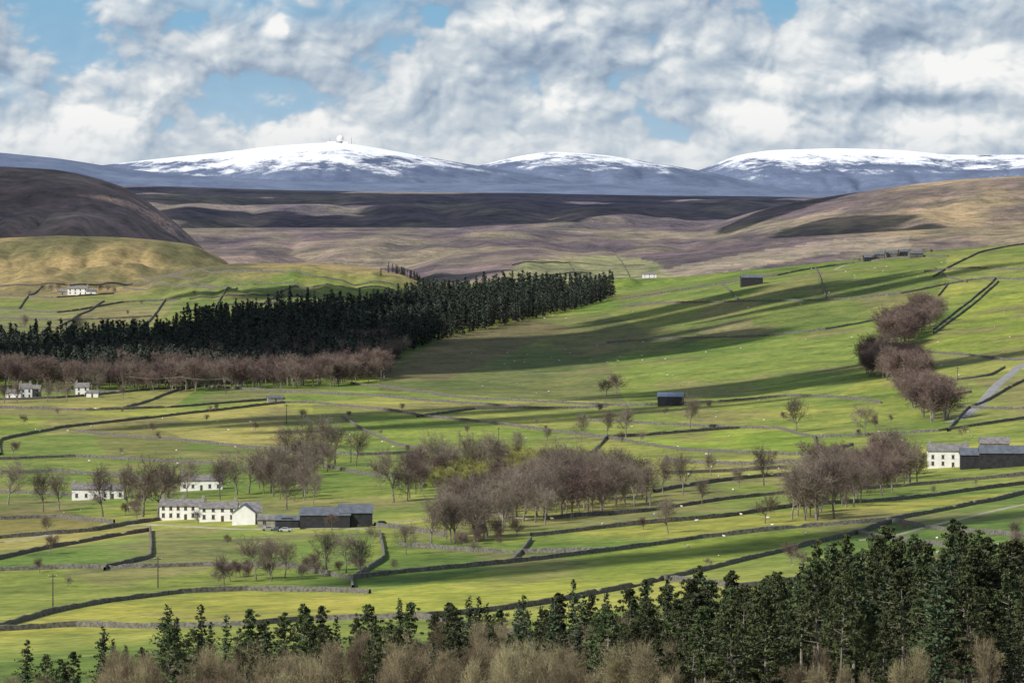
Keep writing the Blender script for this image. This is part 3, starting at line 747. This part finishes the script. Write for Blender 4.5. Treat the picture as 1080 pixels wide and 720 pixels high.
# ------------------------------------------------------------ radar station on the far fell
y=22000; x=(359-CX)/F*y
z=gz(x,y); e=bpy.data.objects.new("radar_station",None); e.location=(x,y,z); ROOT.objects.link(e)
bm=bmesh.new(); bmesh.ops.create_icosphere(bm,subdivisions=3,radius=16); dm=bpy.data.meshes.new("radome"); bm.to_mesh(dm); bm.free(); dm.materials.append(M_dome)
obj("radome",dm,(0,0,20),parent=e)
V=[];Fc=[];MI=[]; tube(V,Fc,MI,Vector((0,0,-10)),Vector((0,0,10)),9,9,16,0); obj("radome_tower",mesh("radome_tower",V,Fc,[M_grey],MI),parent=e)
V=[];Fc=[]; box(V,Fc,-60,-20,-8,8,-10,7); box(V,Fc,14,34,-8,8,-10,6); obj("equipment_buildings",mesh("equipment_buildings",V,Fc,[M_white]),parent=e)
V=[];Fc=[];MI=[]
for a in(-48,52): tube(V,Fc,MI,Vector((a,0,-5)),Vector((a,0,26)),1.2,.6,5,0)
obj("masts",mesh("masts",V,Fc,[M_met],MI),parent=e)

# ------------------------------------------------------------ light
L=Vector((-.70,-.50,.70)).normalized()
ld=bpy.data.lights.new("sun",'SUN'); ld.energy=5.0; ld.angle=R(.53); ld.color=(1,.955,.88)
lo=bpy.data.objects.new("sun",ld); lo.rotation_euler=L.to_track_quat('Z','Y').to_euler(); ROOT.objects.link(lo)

# unseen cumulus, added so their shadows fall on chosen ground
M_cloud=bpy.data.materials.new("cloud_vapour"); M_cloud.use_nodes=True; M_cloud.node_tree.nodes["Principled BSDF"].inputs["Base Color"].default_value=(.88,.88,.9,1)
def shadow_cloud(px,py,rx,ry,minD=600,alt=1300,seed=0,maxD=None,n=16):
    gx,gy=site(px,py,minD,maxD); G=Vector((gx,gy,gz(gx,gy))); C=G+L*(alt/L.z); Rr=random.Random(seed)
    bm=bmesh.new()
    for k in range(n):
        a=Rr.uniform(0,6.28); r=Rr.random()**.5; c=Vector((math.cos(a)*r*rx*.9,math.sin(a)*r*ry*.9,Rr.uniform(0,80)))
        s=Rr.uniform(.10,.28); 
        bmesh.ops.create_icosphere(bm,subdivisions=3,radius=1,matrix=Matrix.Translation(c)@Matrix.Diagonal((rx*s,ry*s,120*Rr.uniform(.7,1.5),1)))
    P=np.array([v.co[:] for v in bm.verts])
    n_=fbm(P[:,0]/130.+99+seed,P[:,1]/130.+P[:,2]/90,7,4)-.5
    for v,q in zip(bm.verts,n_):
        q=float(q); v.co.x+=q*rx*.5; v.co.y+=q*ry*.4; v.co.z=max(v.co.z+q*60,-30)
    me=bpy.data.meshes.new("shadow_cloud"); bm.to_mesh(me); bm.free(); me.materials.append(M_cloud)
    me.polygons.foreach_set("use_smooth",np.ones(len(me.polygons),bool))
    obj("shadow_cloud",me,C)
shadow_cloud(20,215,520,800,5500,1300,1,9000,12)
shadow_cloud(270,210,560,1500,8000,1400,2,12500,15)
shadow_cloud(530,215,560,1200,8000,1400,3,12500,14)
shadow_cloud(740,218,420,1200,8000,1400,7,12500,12)
shadow_cloud(860,235,220,700,8500,1400,6,12500,10)
shadow_cloud(180,375,330,260,2500,1200,4,None,18)
shadow_cloud(480,378,120,260,2500,1200,5,None,12)
shadow_cloud(620,350,90,110,2500,1200,15,None,7)
shadow_cloud(800,325,110,60,2500,1200,17,None,6)
shadow_cloud(350,310,150,60,3900,1200,18,4200,8)
shadow_cloud(800,410,110,60,2300,1200,19,None,8)
shadow_cloud(330,448,110,60,2000,1200,23,None,8)
shadow_cloud(640,600,70,45,1200,1200,29,None,8)

# ------------------------------------------------------------ sky: world light + a far cloud bank beyond the fells
w=bpy.data.worlds.new("World"); scene.world=w; w.use_nodes=True; nt=w.node_tree
bg=nt.nodes["Background"]; out=nt.nodes["World Output"]
sky=N(nt,"ShaderNodeTexSky",sky_type='NISHITA'); sky.sun_disc=False; sky.sun_elevation=math.asin(L.z); sky.sun_rotation=math.atan2(L.x,L.y)
nt.links.new(mix(nt,.5,sky.outputs[0],(4.4,5.3,6.3)),bg.inputs[0]); bg.inputs[1].default_value=.105

SD=34000.; nx_,ny_=1500,520
sx=np.linspace(-420,1500,nx_); sy=np.linspace(260,-260,ny_)
SY,SX=np.meshgrid(sy,sx,indexing='ij')
def dens(X,Y):
    wx=X+16*(fbm(X/60,Y/50,11,3)-.5)*2; wy=Y+12*(fbm(X/60+40,Y/50,15,3)-.5)*2
    h=fbm(wx/120+3.3,wy/72+1.7,101,8,.53)
    p=.55*puff(wx/46,wy/34,1)+.30*puff(wx/21,wy/17,2)+.15*puff(wx/10,wy/8.5,3)
    m=fbm(X/240+9,Y/110+5,131,3)
    return .62*h+.19*p+.42*m
d0=dens(SX,SY); d1=dens(SX-5,SY-7); d2=dens(SX-18,SY-24)
rel=(d0-d1)*2.2+(d0-d2)*1.5
vis=(SX>0)&(SX<1080)&(SY<170)&(SY>0)
lo_,mid,hi_=[float(v) for v in np.percentile(d0[vis],[9,45,90])]
def G_(x,y,rx,ry): return np.exp(-(((SX-x)/rx)**2+((SY-y)/ry)**2))
br=.54+rel*.92+(d0-mid)*.5
for (x,y,rx,ry,a) in [(303,34,22,13,.60),(110,125,80,22,.28),(240,105,55,24,.24),(812,128,36,16,.45),(970,140,60,16,.36),(1020,72,80,18,.30),(575,22,55,16,.26),(600,95,40,22,.22),(370,105,45,18,.18),(720,50,50,16,.2),(170,85,30,14,.2),
    (460,115,70,25,-.14),(150,40,110,26,-.14),(930,105,120,9,-.28),(900,28,170,26,-.18),(490,60,70,20,-.14),(40,55,60,20,-.10),(740,95,60,16,-.16),(0,105,28,16,-.3),(660,150,120,12,-.06)]:
    br=br+a*G_(x,y,rx,ry)*np.clip(.6+(d0-mid)*7,.3,1.5)
br=np.clip(br+.06*sst(70,165,SY),0,1)
st=[0,.25,.45,.65,.82,1.0]
cR=[.20,.31,.44,.60,.78,.93]; cG=[.28,.39,.52,.66,.81,.93]; cB=[.38,.50,.61,.71,.825,.915]
sc_=np.stack([np.interp(br,st,c_) for c_ in (cR,cG,cB)],-1)
gap=sst(lo_+.04,lo_-.035,d0)*.9+(.95*G_(320,2,130,22)+.8*G_(0,100,22,18)+.5*G_(930,0,90,12))*sst(mid+.12,mid-.02,d0)
gap=np.clip(gap,0,1)[...,None]*(1-sst(.76,.97,br))[...,None]
blue=np.stack([np.interp(SY,[-200,0,170],c_) for c_ in ([.18,.23,.38],[.36,.45,.55],[.60,.65,.70])],-1)
sc_=sc_*(1-gap)+blue*gap
hz=(sst(110,180,SY)*.35)[...,None]; sc_=sc_*(1-hz)+np.array([.50,.57,.645])*hz
SU=(SX-CX)/F; SE=(HZ-SY)/F
ms,_=grid_mesh("sky",np.stack([SU*SD,np.full_like(SU,SD),SE*SD+CAMZ],-1).reshape(-1,3),ny_,nx_)
colattr(ms,"cloud_colour",sc_)
m=bpy.data.materials.new("cloudy_sky"); m.use_nodes=True; nt=m.node_tree; nt.nodes.remove(nt.nodes["Principled BSDF"])
em=N(nt,"ShaderNodeEmission"); at=N(nt,"ShaderNodeAttribute",attribute_name="cloud_colour"); nt.links.new(at.outputs["Color"],em.inputs[0]); em.inputs[1].default_value=1.0
nt.links.new(em.outputs[0],nt.nodes["Material Output"].inputs[0])
try: m.cycles.emission_sampling='NONE'
except Exception: pass
ms.materials.append(m); obj("sky",ms)

# ------------------------------------------------------------ camera
cd=bpy.data.cameras.new("camera"); cd.sensor_width=36; cd.lens=36*F/1080.; cd.clip_start=5; cd.clip_end=60000
co=bpy.data.objects.new("camera",cd); co.location=(0,0,CAMZ); co.rotation_euler=(math.radians(90)-math.atan((360-HZ)/F),0,0); ROOT.objects.link(co); scene.camera=co
scene.view_settings.view_transform='Standard'; scene.view_settings.look='None'; scene.view_settings.exposure=0
